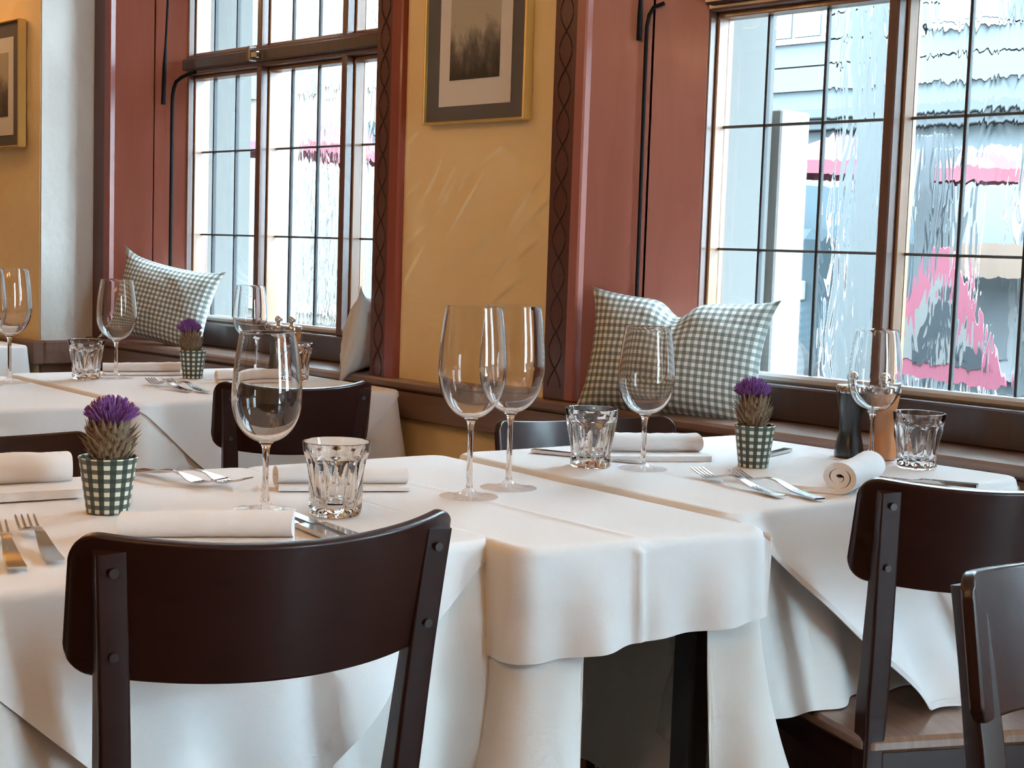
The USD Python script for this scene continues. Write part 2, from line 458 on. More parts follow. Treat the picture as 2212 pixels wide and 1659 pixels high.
def reveal(xa, ya, xb, yb, label):
    """A splayed panelled reveal from the casing (xa, ya) to the window frame (xb, yb): two boards with a groove between."""
    tn[0] += 1
    t = thing(f'trim_{tn[0]}', label, 'reveal panel', kind='structure')
    a, b = np.array([xa, ya]), np.array([xb, yb])
    d = (b - a) / np.linalg.norm(b - a)
    n = np.array([d[1], -d[0]])
    n = n if n[1] < 0 else -n
    L = np.linalg.norm(b - a)
    for s0, s1 in ((0, 0.52), (0.54, 1.0)):
        p = a + d * L * s0, a + d * L * s1
        part(t, 'panel', plan_prism([p[0], p[1], p[1] - n * 0.03, p[0] - n * 0.03], ZL, 2.50), 'panel_wood')
    return t


reveal(-2.348, 2.40, -2.140, 2.55, 'reddish wooden splayed reveal panel left of the right window, behind the cushion')
reveal(-4.541, 2.40, -4.340, 2.56, 'reddish wooden splayed reveal panel left of the left window')
reveal(-3.116, 2.40, -3.138, 2.55, 'reddish wooden reveal panel at the right of the left window')
reveal(-0.66, 2.40, -0.80, 2.55, 'reddish wooden reveal panel at the right of the right window')


def window(n, label, x0, x1, bars, leads, old, zt=(1.645, 1.705), z0=0.845, z1=2.44):
    """x0..x1 inner faces of the frame, bars = mullion spans, leads = x of the vertical lead bars, old = x from which the panes are wavy old glass."""
    t = thing(f'window_{n}', label, 'window', kind='structure')
    f = numbered(t, 'frame')
    usdkit.mesh(stage, f, cat_([box(x0 - 0.05, x0, 2.555, 2.64, z0 - 0.075, z1, 0.003), box(x1, x1 + 0.05, 2.555, 2.64, z0 - 0.075, z1, 0.003),
                                box(x0 - 0.05, x1 + 0.05, 2.555, 2.64, z1, z1 + 0.06, 0.003)]), MAT['sash_wood'], smooth=35)
    part(t, 'bottom_rail', box(x0 - 0.03, x1 + 0.03, 2.53, 2.64, ZL, z0, 0.004), 'dark_wood')
    part(t, 'transom', box(x0, x1, 2.545, 2.63, zt[0], zt[1], 0.004), 'sash_wood')
    part(t, 'transom_moulding', box(x0, x1, 2.53, 2.545, zt[0] + 0.012, zt[1] - 0.012, 0.004), 'dark_wood')
    for a, b in bars:
        part(t, 'mullion', box(a, b, 2.55, 2.63, z0, z1, 0.003), 'sash_wood')
    edges = [x0, *[v for ab in bars for v in ab], x1]
    for k in range(0, len(edges), 2):
        a, b = edges[k], edges[k + 1]
        for za, zb in ((z0, zt[0]), (zt[1], z1)):
            st = 0.007
            fr = cat_([box(a, a + st, 2.578, 2.626, za, zb, 0.002), box(b - st, b, 2.578, 2.626, za, zb, 0.002), box(a, b, 2.578, 2.626, za, za + 0.012, 0.002), box(a, b, 2.578, 2.626, zb - 0.012, zb, 0.002)])
            part(t, 'sash', fr, 'frame_wood')
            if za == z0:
                part(t, 'bottom_bead', box(a, b, 2.570, 2.604, z0, z0 + 0.020, 0.006), 'bead_pale')
            lx = [a + st, *[l for l in leads if a < l < b], b - st]
            lz = [za + 0.012, *[z for z in (1.128, 1.398, 1.97) if za < z < zb], zb - 0.012]
            for l in lx[1:-1]:
                part(t, 'lead_bar', box(l - 0.003, l + 0.003, 2.604, 2.617, za + 0.012, zb - 0.012, 0.001), 'lead')
            for z in lz[1:-1]:
                part(t, 'lead_bar', box(lx[0], lx[-1], 2.605, 2.616, z - 0.0028, z + 0.0028, 0.001), 'lead_lit')
            for i in range(len(lx) - 1):
                for j in range(len(lz) - 1):
                    m = 'old_pane' if any(o0 <= (lx[i] + lx[i + 1]) / 2 <= o1 for o0, o1 in old) else 'clear_pane'
                    part(t, 'pane', box(lx[i], lx[i + 1], 2.6085, 2.6125, lz[j], lz[j + 1]), m, smooth=False)
    return t


w2 = window(2, 'right leaded window with wavy glass and a road sign behind it', -2.140, -0.80, [(-1.684, -1.660), (-1.235, -1.211)], [-2.018, -1.866, -1.534, -1.395, -1.08, -0.94], [(-1.9, -0.8)])
w1 = window(1, 'left leaded window in three sashes with a dark transom', -4.340, -3.14, [(-3.930, -3.906), (-3.492, -3.468)], [-4.262, -4.130, -3.818, -3.68, -3.36], [(-3.82, -3.24)])
part(w1, 'catch', cat_([box(-3.935, -3.88, 2.515, 2.53, 1.665, 1.685, 0.003), box(-3.91, -3.895, 2.50, 2.53, 1.655, 1.70, 0.003)]), 'steel')
window(3, 'leaded window further right along the window wall', 0.10, 1.44, [(0.555, 0.579), (0.98, 1.004)], [0.25, 0.40, 0.72, 0.86, 1.15, 1.30], [])
for x0, x1, n in ((-4.39, -3.06, 'left'), (-2.17, -0.82, 'right'), (0.11, 1.44, 'further right')):
    tn[0] += 1
    single(f'trim_{tn[0]}', box(x0, x1, 2.64, 2.96, 0.79, 0.832, 0.006), 'stone', f'pale stone outer sill of the {n} window', 'sill', kind='structure')
for x, y0, y1, z1, n in ((-2.17, 2.842, 2.955, 1.46, 'right'), (-4.39, 2.87, 3.02, 2.2, 'left')):
    single('window_shutter', cat_([box(x - 0.02, x + 0.018, y0, y1, 0.80, z1, 0.004)]), 'white_paint', f'white painted shutter folded back outside the {n} window', 'shutter')

# cords in the niches
single('pull_cord', tube(smoothline([(-4.300, 2.470, 2.49), (-4.335, 2.475, 1.9), (-4.362, 2.478, 1.60), (-4.364, 2.478, 1.545)], 16), [0.004] * 13 + [0.007] * 3), 'cable_black',
       'black pull cord with a weighted end hanging in the left window niche', 'cord', smooth=True)
single('black_cable', tube(smoothline([(-4.345, 2.500, 0.772), (-4.345, 2.500, 1.2), (-4.344, 2.500, 1.56), (-4.335, 2.505, 1.615), (-4.30, 2.515, 1.635), (-4.24, 2.522, 1.645)], 40), 0.006), 'cable_black',
       'black cable climbing the left reveal and bending onto the transom', 'cable', smooth=True)
single('black_cable', tube(smoothline([(-2.240, 2.462, 0.772), (-2.241, 2.462, 1.2), (-2.243, 2.462, 1.60), (-2.236, 2.466, 1.645), (-2.21, 2.48, 1.66)], 40), 0.0042), 'cable_black',
       'thin black cable climbing the reveal behind the gingham cushion', 'cable', smooth=True)
single('pull_cord', tube([(-2.254, 2.452, 2.49), (-2.255, 2.452, 1.7), (-2.255, 2.452, 1.63), (-2.255, 2.452, 1.58)], [0.0035, 0.0035, 0.006, 0.006]), 'cable_black',
       'black pull cord hanging in the right window niche', 'cord', smooth=True)


# ------------------------------------------------------------------ pictures
def picture(loc, w, h, label):
    t = thing('framed_picture', label, 'picture', loc, group='framed photographs on the wall')
    fw, d = 0.006, 0.03
    fr = cat_([box(-w / 2, -w / 2 + fw, -d, 0, 0, h, 0.002), box(w / 2 - fw, w / 2, -d, 0, 0, h, 0.002), box(-w / 2 + fw, w / 2 - fw, -d, 0, 0, fw, 0.002), box(-w / 2 + fw, w / 2 - fw, -d, 0, h - fw, h, 0.002)])
    part(t, 'frame', fr, 'gold_frame')
    iw, b = w / 2 - fw, 0.048
    part(t, 'outer_mat', box(-iw, iw, -d + 0.010, -0.004, fw, h - fw), 'mat_grey', label='dark grey outer mat')
    part(t, 'inner_mat', box(-iw + b, iw - b, -d + 0.0085, -d + 0.0098, fw + b * 0.75, h - fw - b), 'mat_white', label='pale inner mat')
    part(t, 'photograph', box(-iw + b + 0.040, iw - b - 0.040, -d + 0.0074, -d + 0.0083, fw + b + 0.050, h - fw - b - 0.05), 'photo_print', label='faded grey photographic print')
    return t


pic = picture((-2.7175, YP - 0.001, 1.413), 0.368, 0.55, 'gilt-framed faded photograph with a grey mat on the plaster pier between the windows')
picture((-4.965, 2.195, 1.397), 0.41, 0.42, 'gilt-framed faded photograph cut by the left edge of the photo')


# ------------------------------------------------------------------ cushions
def cushion(w, h, thick, checks, chop=0.0, seed=1, ears=(0.03, 0.03)):
    n, m = 61, 49
    ea, eb = ears
    u, v = np.meshgrid(np.linspace(-1, 1, n), np.linspace(-1, 1, m))
    prof = (np.clip(1 - np.abs(u) ** 2.6, 0, 1) * np.clip(1 - np.abs(v) ** 2.6, 0, 1)) ** 0.55
    ch = chop * np.exp(-(u / 0.16) ** 2) * np.clip((v + 0.1) / 1.1, 0, 1) ** 1.5
    x = u * (w / 2) * (1 - 0.09 * (1 - v ** 2) * np.abs(u)) + np.where(u < 0, ea, eb) * np.sign(u) * (np.abs(u) * np.abs(v)) ** 8
    z = v * (h / 2) * (1 - 0.10 * (1 - u ** 2) * np.abs(v)) + np.where(u < 0, ea, eb) * np.sign(v) * (np.abs(u) * np.abs(v)) ** 8 - ch
    P = np.stack([u * 3, v * 3, 0 * u], -1)
    wr = 0.010 * (meshkit.fbm(P * 1.5, 3, seed) - 0.5) * prof
    F, B = -(thick / 2) * prof * (1 - 0.5 * ch / max(chop, 1e-6) * (chop > 0)) - wr, thick / 2 * prof + wr
    front, back = np.stack([x, F, z], -1).reshape(-1, 3), np.stack([x, B, z], -1).reshape(-1, 3)
    i = np.arange(n * m).reshape(m, n)
    q = lambda a: np.vstack([np.stack([a[:-1, :-1].ravel(), a[:-1, 1:].ravel(), a[1:, 1:].ravel()], 1), np.stack([a[:-1, :-1].ravel(), a[1:, 1:].ravel(), a[1:, :-1].ravel()], 1)])
    f = np.vstack([q(i), q(i + n * m)[:, ::-1]])
    uv = np.stack([(u + 1) / 2 * w, (v + 1) / 2 * h], -1).reshape(-1, 2) * checks
    return trimesh.Trimesh(np.vstack([front, back]), f, process=False), np.vstack([uv, uv])


def place_cushion(label, c, rotz, lean, roll, mesh_uv, mat_='gingham_cushion'):
    t = thing('cushion', label, 'cushion', c, rotz, tilt=(lean, roll), group='cushions on the ledge')
    me, uv = mesh_uv
    part(t, 'cover', me, mat_, smooth=True, uv=uv)
    return t


c2 = place_cushion('green and white gingham cushion with a dented top, on the ledge of the right window', (-2.110, 2.447, 0.889), 22, -13, 2, cushion(0.42, 0.275, 0.14, 62, 0.034, 3, (0.006, 0.008)))
c1 = place_cushion('finely checked green and white cushion with a peaked corner, leaning in the left window niche', (-4.275, 2.435, 0.900), 24, -13, 9, cushion(0.375, 0.275, 0.12, 62, 0.0, 5, (0.024, 0.010)))
c3 = place_cushion('pale cushion seen edge-on at the right end of the left window', (-3.235, 2.47, 0.870), -52, -12, 0, cushion(0.32, 0.22, 0.10, 62, 0.0, 7), 'cushion_back')


# ------------------------------------------------------------------ chairs
def slat_mesh(L, h, sag, t):
    """Curved back slat, ends bent towards +y (the sitter), rounded corners."""
    Rr = (L * L / 4 + sag * sag) / (2 * sag)
    half = math.asin(L / 2 / Rr) * Rr
    rc = 0.030
    s = np.r_[-half + rc * (1 - np.cos(np.linspace(0.12, np.pi / 2, 9))), np.linspace(-half + rc, half - rc, 33)[1:-1], half - rc * (1 - np.cos(np.linspace(np.pi / 2, 0.12, 9)))]
    rings = []
    for q in s:
        e = max(0.0, abs(q) - (half - rc))
        hz = h / 2 - rc + math.sqrt(max(rc * rc - e * e, 0))
        tt = t * (1 if e < rc * 0.85 else 0.7)
        sec = section(tt, 2 * hz, 4, 0.55)
        a = q / Rr
        c = np.array([Rr * math.sin(a), Rr * (1 - math.cos(a)) - sag, 0])
        nrm = np.array([-math.sin(a), math.cos(a), 0])
        rings.append(c + sec[:, :1] * nrm + sec[:, 1:] * np.array([0, 0, 1]) + np.array([0, 0.07 * 0, 0]))
    return loops(rings)


def make_chair(label, loc, rotz, top=0.82, L=0.41, tilt=0):
    """Origin on the floor below the middle of the back's chord; the sitter faces +y."""
    t = thing('dining_chair', label, 'chair', loc, rotz, group='wooden dining chairs')
    h = 0.146
    sl = slat_mesh(L, h, 0.074, 0.014)
    turn(sl, 11, (1, 0, 0))
    shift(sl, 0, 0, top - h / 2)
    part(t, 'backrest', sl, 'chair_wood', smooth=50)
    kx = (L / 2) / 0.205
    for s in (-kx, kx):
        path = smoothline([(s * 0.165, -0.085, 0.0), (s * 0.160, -0.014, 0.25), (s * 0.157, 0.008, 0.44), (s * 0.163, -0.010, 0.60), (s * 0.176, -0.042, top - 0.02)], 22)
        w = np.linspace(0.026, 0.034, 22)
        w[13:] = np.linspace(0.034, 0.030, 9)
        part(t, 'rear_leg', sweep(path, w, np.r_[np.linspace(0.026, 0.036, 13), np.linspace(0.036, 0.016, 9)]), 'chair_wood', smooth=50)
        for zz, yy, xx in ((top - 0.040, -0.042, 0.174), (top - 0.125, -0.030, 0.170)):
            part(t, 'bolt', shift(turn(trimesh.creation.cylinder(0.0048, 0.003, sections=14), 90, (1, 0, 0)), s * xx, yy - 0.0090, zz), 'chair_wood')
        path = np.array([(s * 0.180, 0.375, 0.0), (s * 0.175, 0.355, 0.2), (s * 0.168, 0.335, 0.43)])
        part(t, 'front_leg', sweep(path, [0.024, 0.03, 0.036], [0.024, 0.03, 0.036]), 'chair_wood', smooth=50)
        part(t, 'side_apron', sweep([(s * 0.148, 0.01, 0.415), (s * 0.168, 0.335, 0.415)], [0.018, 0.018], [0.05, 0.05]), 'chair_wood', smooth=50)
    part(t, 'rear_apron', box(-0.14, 0.14, 0.000, 0.022, 0.39, 0.44, 0.003), 'chair_wood')
    part(t, 'front_apron', box(-0.165, 0.165, 0.325, 0.345, 0.39, 0.44, 0.003), 'chair_wood')
    poly = Polygon([(-0.172, -0.012), (0.172, -0.012), (0.205, 0.30), (0.19, 0.385), (0.10, 0.405), (-0.10, 0.405), (-0.19, 0.385), (-0.205, 0.30)]).buffer(-0.02).buffer(0.02, 6)
    c = np.array(poly.exterior.coords)[:-1]
    ci = np.array(poly.buffer(-0.006).exterior.coords)[:-1]
    pts = np.vstack([np.c_[ci, np.full(len(ci), 0.44)], np.c_[c, np.full(len(c), 0.446)], np.c_[c, np.full(len(c), 0.456)], np.c_[ci, np.full(len(ci), 0.462)]])
    part(t, 'seat', trimesh.convex.convex_hull(pts), 'seat_wood', smooth=40)
    return t


def chair_at(label, e1, e2, top, facing):
    """e1, e2: plan positions of the ends of the slat; facing = +1 when the sitter looks to the left of e1 -> e2."""
    e1, e2 = np.array(e1), np.array(e2)
    m, d = (e1 + e2) / 2, (e2 - e1) * facing
    return make_chair(label, (*m, 0), math.degrees(math.atan2(d[1], d[0])), top, float(np.linalg.norm(d)))


chair_at('dark brown wooden chair in the foreground with its curved back to the camera', (-1.313, 0.648), (-1.226, 1.046), 0.834, 1)
chair_at('dark brown wooden chair pushed up to the second row of tables, seen past the tumbler', (-2.700, 1.660), (-2.585, 1.980), 0.822, 1)
chair_at('dark brown wooden chair at the right, cloth from the window table lying on its seat', (-1.124, 1.684), (-0.936, 2.040), 0.83, 1)
chair_at('dark brown wooden chair in the lower right corner, cut by the photo edge', (-0.705, 1.265), (-0.585, 1.655), 0.82, -1)
chair_at('brown wooden chair facing the camera behind the window table, under the gingham cushion', (-2.080, 1.910), (-1.972, 2.310), 0.785, -1)
chair_at('brown wooden chair at the left edge, facing the camera behind the near folded napkin', (-2.290, 0.760), (-2.255, 1.165), 0.79, -1)

# ------------------------------------------------------------------ tables and cloths
TT = 0.745          # top of the wooden table; the cloth lies on it


def table(label, quad, legs=True):
    t = thing('restaurant_table', label, 'table', group='restaurant tables')
    q = np.array(quad, float)
    c = q.mean(0)
    ins = lambda d: np.array([p + (c - p) / np.linalg.norm(c - p) * d for p in q])
    part(t, 'tabletop', prism(Polygon(ins(0.012)).buffer(-0.01).buffer(0.01, 4), 0.03, TT - 0.032), 'dark_wood')
    for p in ins(0.085):
        part(t, 'leg', box(p[0] - 0.019, p[0] + 0.019, p[1] - 0.019, p[1] + 0.019, 0, TT - 0.032, 0.003), 'table_leg_black')
    return t


def cloth(quad, drop, flare=None, z=TT + 0.004, lift=0.0, creases=(), seed=1, rows=30, step=0.008, rc=0.018, off=0.0, puff=1.0, swell=1.15, absolute=False):
    """A cloth laid over a quad (x+y-, x+y+, x-y+, x-y-). drop(side, t, s) and flare(side, t) give the hang and how far the hem stands off."""
    q = np.array(quad, float)
    poly = Polygon(q).buffer(-rc).buffer(rc + off, 8)
    ring = np.array(shapely.geometry.polygon.orient(poly).exterior.coords)[:-1]
    cum = np.r_[0, np.cumsum(np.linalg.norm(np.diff(np.vstack([ring, ring[:1]]), axis=0), axis=1))]
    total = cum[-1]
    n = int(total / step)
    s = np.linspace(0, total, n, endpoint=False)
    rr = np.vstack([ring, ring[:1]])
    P = np.stack([np.interp(s, cum, rr[:, k]) for k in (0, 1)], 1)
    T = np.roll(P, -1, 0) - np.roll(P, 1, 0)
    T /= np.linalg.norm(T, axis=1, keepdims=True)
    N = np.stack([T[:, 1], -T[:, 0]], 1)
    D, Fl = np.zeros(n), np.zeros(n)
    for k in range(n):
        best = None
        for i in range(4):
            a, b = q[i], q[(i + 1) % 4]
            t_ = float(np.clip(((P[k] - a) @ (b - a)) / ((b - a) @ (b - a)), 0, 1))
            dd = np.linalg.norm(a + t_ * (b - a) - P[k])
            if best is None or dd < best[0]:
                best = (dd, i, t_, np.linalg.norm(b - a))
        D[k] = drop(best[1], best[2], best[3])
        Fl[k] = flare(best[1], best[2], best[3]) if flare else 0.0
    ker = np.hanning(9)
    ker /= ker.sum()
    for arr in (Fl,):
        arr[:] = np.convolve(np.r_[arr[-8:], arr, arr[:8]], ker, 'same')[8:-8]
    c = P.mean(0)
    rings = []
    ks = np.linspace(0.02, 1, 40)
    for k in ks:
        p = c + (P - c) * k
        zz = z + lift + 0.0022 * (meshkit.fbm(np.c_[p * 5, np.full(n, seed)], 3, seed) - 0.5)
        for (ax, ay, bx, by, amp) in creases:
            d = np.array([bx - ax, by - ay])
            L = np.linalg.norm(d)
            d /= L
            u, w = (p - [ax, ay]) @ d, (p - [ax, ay]) @ np.array([-d[1], d[0]])
            zz = zz + 0.5 * amp * np.exp(-(w / 0.006) ** 2) * (u > -0.02) * (u < L + 0.02)
        if k == 1:
            zz = np.full(n, z + lift) * 0.5 + zz * 0.5
        rings.append(np.c_[p, zz])
    e = 0.011
    edge_z = rings[-1][:, 2].copy()
    for a in np.radians([30, 60, 90]):
        rings.append(np.c_[P + N * e * math.sin(a), edge_z - e * (1 - math.cos(a))])
    rng = np.random.default_rng(seed)
    ph = rng.uniform(0, 6.28, 3)
    body = np.maximum(D - e, 0.002)
    for j in range(1, rows + 1):
        f = j / rows
        h = body * f
        wave = puff * (0.010 * np.sin(s / total * 2 * np.pi * 11 + ph[0]) + 0.007 * np.sin(s / total * 2 * np.pi * 23 + ph[1])) * np.minimum(h / 0.25, 1.3)
        wr = puff * 0.004 * (meshkit.fbm(np.c_[P * 14, h * 14 + seed], 3, seed + 2) - 0.5) * np.minimum(h / 0.05, 1)
        for (ax, ay, bx, by, amp) in creases:
            dd = np.linalg.norm(P - [bx, by], axis=1)
            wr = wr + amp * 1.5 * np.exp(-(dd / 0.006) ** 2)
        o = e + Fl * ((h / D.max()) if absolute else f) ** swell + wave + wr
        rings.append(np.c_[P + N * o[:, None], edge_z - e - h])
    hem = rings[-1]
    rings.append(hem + np.c_[-N * 0.0015, np.full(n, -0.0005)])
    rings.append(rings[-2] * [1, 1, 1] + np.c_[-N * 0.0024, np.full(n, 0.010)])
    m = loops(rings, caps=False)
    # close the middle of the top
    v = np.vstack([m.vertices, [*c, z + lift]])
    idx = np.arange(n)
    cap = np.stack([(idx + 1) % n, idx, np.full(n, len(v) - 1)], 1)
    m = trimesh.Trimesh(v, np.vstack([m.faces, cap]), process=False)
    up = m.face_normals[-1][2]
    if up < 0:
        m.invert()
    return m


def diamond(side_max, base=0.012, mid=0.5, sides=(0, 1, 2, 3)):
    return lambda i, t, L: base + (side_max[i] - base) * (1 - abs(t - mid) / 0.5) if i in sides else base


# quads: (x+, y-), (x+, y+), (x-, y+), (x-, y-)
QA1 = [(-1.432, 0.520), (-1.350, 1.225), (-1.990, 1.275), (-2.095, 0.565)]
QA2 = [(-1.285, 1.225), (-1.195, 1.572), (-1.940, 1.640), (-1.985, 1.290)]
QB = [(-1.285, 1.628), (-1.245, 2.335), (-1.850, 2.348), (-1.930, 1.690)]
QD1 = [(-3.010, 0.88), (-2.910, 1.560), (-3.620, 1.610), (-3.690, 0.92)]
QD2 = [(-2.905, 1.590), (-2.890, 2.300), (-3.560, 2.330), (-3.630, 1.640)]
QE = [(-4.670, 1.35), (-4.605, 2.125), (-5.300, 2.135), (-5.380, 1.36)]
table('table under the near white cloths, behind the foreground chair', QA1)
table('narrow table with black square legs joining the near table to the window table', QA2)
table('table under the white cloths at the right window ledge', QB)
table('table under the white cloth at the far left, in the second row', QD1)
table('table under the white cloths at the left window ledge', QD2)
table('table of the third row by the left plaster pier', QE)

single('tablecloth', cloth(QA1, lambda i, t, L: 0.50, lambda i, t, L: 0.035 + 0.06 * math.exp(-(min(t, 1 - t) * L / 0.08) ** 2), seed=11), 'under_cloth',
       'long white under-cloth hanging to the floor behind the foreground chair', 'tablecloth')
single('tablecloth', cloth(QA1, diamond((0.345, 0.05, 0.34, 0.34)), lambda i, t, L: 0.05 * (1 - abs(t - 0.5) * 2), lift=0.004, off=0.004, seed=12, creases=[(-1.99, 0.92, -1.40, 0.872, 0.0012)]), 'cloth',
       'white overlay hanging in a point over the near table, under the foreground place setting', 'tablecloth')


def a2_drop(i, t, L):
    d = min(t, 1 - t) * L
    if i == 0:
        return 0.48 if d < 0.075 else 0.06 + 0.42 * max(0, 1 - (d - 0.075) / 0.012)
    return 0.42


single('tablecloth', cloth(QA2, a2_drop, lambda i, t, L: 0.15 * math.exp(-(min(t, 1 - t) * L / 0.06) ** 2), seed=13, step=0.005, puff=0.4, swell=2.0, absolute=True), 'under_cloth',
       'white under-cloth hanging in two folds at the corners of the narrow middle table', 'tablecloth')
single('tablecloth', cloth(QA2, lambda i, t, L: (0.142 - 0.026 * t) if i == 0 else 0.142 if i == 3 else 0.118 if i == 2 else 0.02, lambda i, t, L: 0.012, lift=0.004, off=0.006, seed=14, creases=[(-1.96, 1.42, -1.239, 1.378, 0.0042)], step=0.005, puff=1.7), 'cloth',
       'short creased white cloth over the narrow middle table, under the pair of tall wine glasses', 'tablecloth')


def b_drop(i, t, L):
    return 0.285 if i == 0 else (0.40 if i in (1, 2) else 0.33)


single('tablecloth', cloth(QB, b_drop, lambda i, t, L: 0.05 if i == 0 else 0.02, seed=15), 'under_cloth', 'white under-cloth reaching down to the seat of the right-hand chair', 'tablecloth')
single('tablecloth', cloth(QB, lambda i, t, L: min(0.288, 0.012 + 1.05 * min(t, 1 - t) * L) if i == 0 else (0.06, 0.05, 0.20, 0.05)[i], lambda i, t, L: (0.165 if i == 0 else 0.02) * min(1, 2.6 * min(t, 1 - t)), lift=0.006, off=0.004, seed=16,
       creases=[(-1.90, 1.99, -1.28, 1.985, 0.0012)]), 'cloth', 'white overlay hanging in a point onto the right-hand chair, on the window table', 'tablecloth')
single('tablecloth', cloth(QD1, lambda i, t, L: 0.42, lambda i, t, L: 0.03, seed=17), 'cloth', 'white cloth on the far left table of the second row', 'tablecloth')
single('tablecloth', cloth(QD2, lambda i, t, L: 0.52, lambda i, t, L: 0.03 + 0.05 * math.exp(-(min(t, 1 - t) * L / 0.08) ** 2), seed=18), 'under_cloth',
       'long white under-cloth on the left window table, showing at its right corner', 'tablecloth')
single('tablecloth', cloth(QD2, diamond((0.34, 0.10, 0.30, 0.03)), lambda i, t, L: 0.03 * (1 - abs(t - 0.5) * 2), lift=0.005, off=0.004, seed=19), 'cloth',
       'white overlay hanging in a point over the left window table', 'tablecloth')
single('tablecloth', cloth(QE, lambda i, t, L: 0.30, lambda i, t, L: 0.02, seed=20), 'cloth', 'white cloth with a rounded corner on the third-row table by the left pier', 'tablecloth')
ZC = TT + 0.004 + 0.0065     # upper face of an overlay


# ------------------------------------------------------------------ glasses
def wine_profile(h, rmax, rrim, rfoot, bowl0, zmax, t=0.0011):
    """Outer line from the foot's rim up the stem to the lip, then the inner line down."""
    rs = 0.0042
    foot = [(rfoot, 0.0012), (rfoot, 0.0022), (rfoot * 0.6, 0.0042), (0.012, 0.0075), (0.0065, 0.0125)]
    stem = [(0.0048, 0.022), (rs, 0.045), (rs * 0.97, bowl0 - 0.022), (rs * 1.25, bowl0 - 0.008)]
    th, u = np.radians(np.linspace(12, 90, 24)), np.linspace(0, 1, 18)[1:]

    def bowl_line(r, z0):
        low = np.stack([r * np.sin(th) ** 0.92, z0 + (zmax - z0) * (1 - np.cos(th))], 1)
        return np.vstack([low, np.stack([r - (rmax - rrim) * u ** 1.75, zmax + (h - zmax) * u], 1)])
    out = np.vstack([[(rs * 1.25, bowl0 - 0.008), (rs * 1.55, bowl0 - 0.0035)], bowl_line(rmax, bowl0)])
    inn = np.vstack([bowl_line(rmax - t, bowl0 + 0.0022)[::-1], [(rmax * 0.08, bowl0 + 0.0032), (0.00005, bowl0 + 0.0031)]])
    lip = [(rrim - t * 0.15, h + 0.0004), (rrim - t * 0.85, h + 0.0004)]
    return [(0.00005, 0.0012)] + foot, smoothline(foot[-1:] + stem, 16), np.vstack([out, lip, inn])


def wine_glass(label, loc, kind, rotz=0, group='wine glasses on the tables'):
    t = thing('wine_glass', label, 'wine glass', loc, rotz, group=group)
    p = wine_profile(0.273, 0.0485, 0.0400, 0.0425, 0.114, 0.183) if kind == 'tall' else wine_profile(0.237, 0.0462, 0.0365, 0.0410, 0.092, 0.150)
    for name, line in zip(('foot', 'stem', 'bowl'), p):
        part(t, name, lathe(line, 64), 'thin_glass' if name == 'foot' else 'glass', smooth=60)
    return t


Gs = wine_glass('wine glass with a round bowl in the near foreground, beside the cut tumbler', (-1.635, 1.086, ZC), 'small')
Gt = wine_glass('left one of the pair of tall wine glasses at the centre', (-1.573, 1.390, ZC), 'tall')
dup(Gt, 'right one of the pair of tall wine glasses at the centre', (-1.600, 1.492, ZC))
dup(Gs, 'wine glass in front of the large gingham cushion', (-1.626, 1.819, ZC))
dup(Gs, 'wine glass in front of the mullion of the right window, beside the pepper mills', (-1.466, 2.240, ZC))
dup(Gs, 'wine glass in front of the left cushion, on the left window table', (-3.392, 1.802, ZC), scale=(1.06, 1.06, 1.05))
dup(Gs, 'wine glass against the left window, partly behind the near wine glass', (-3.400, 2.200, ZC))
dup(Gt, 'tall wine glass at the left edge, right one of a pair', (-3.379, 1.518, ZC), scale=(1.06, 1.06, 1.0))
dup(Gt, 'tall wine glass cut off by the left edge, left one of a pair', (-3.345, 1.440, ZC), scale=(1.06, 1.06, 1.0))


def tumbler_mesh():
    H, rb, rt, n, m = 0.097, 0.0335, 0.0450, 192, 56
    a = np.linspace(0, 2 * np.pi, n, endpoint=False)
    rings = [np.zeros((n, 3)) + [0, 0, 0.003]]
    rings.append(np.stack([(rb - 0.010) * np.cos(a), (rb - 0.010) * np.sin(a), np.full(n, 0.003)], 1))
    rings.append(np.stack([(rb - 0.006) * np.cos(a), (rb - 0.006) * np.sin(a), np.full(n, 0.0)], 1))
    for z in np.linspace(0.0, H, m):
        r = rb + (rt - rb) * z / H - 0.003 * max(0, 1 - z / 0.003)
        # long pointed diamonds cut round the side, fading into a smooth lip
        u, w = a / (2 * np.pi) * 8, (z - 0.010) / 0.062
        tri = lambda x: np.abs((x % 1) * 2 - 1)
        d1, d2 = tri(u + w * 0.5), tri(u - w * 0.5)
        cut = np.minimum(d1, d2)
        fade = np.clip((z - 0.006) / 0.006, 0, 1) * np.clip((0.083 - z) / 0.012, 0, 1)
        rr = r - 0.0052 * (1 - cut) * fade
        rings.append(np.stack([rr * np.cos(a), rr * np.sin(a), np.full(n, z)], 1))
    for z, dt in [(H + 0.0006, 0.0009), (H, 0.0018), (H - 0.003, 0.0026), (H - 0.012, 0.0040)] + [(z, 0.0066 + 0.0020 * (1 - (z - 0.02) / (H - 0.02))) for z in np.linspace(H - 0.020, 0.024, 18)]:
        r = rb + (rt - rb) * min(z, H) / H - dt
        rings.append(np.stack([r * np.cos(a), r * np.sin(a), np.full(n, z)], 1))
    r = np.linalg.norm(rings[-1][0, :2])
    rings += [np.stack([(r - k) * np.cos(a), (r - k) * np.sin(a), np.full(n, z)], 1) for k, z in ((0.002, 0.019), (0.007, 0.0165), (0.018, 0.0155))]
    rings.append(np.zeros((n, 3)) + [0, 0, 0.0152])
    mm = loops(rings, caps=False)
    mm.update_faces(trimesh.triangles.area(mm.triangles) > 1e-14)
    return mm


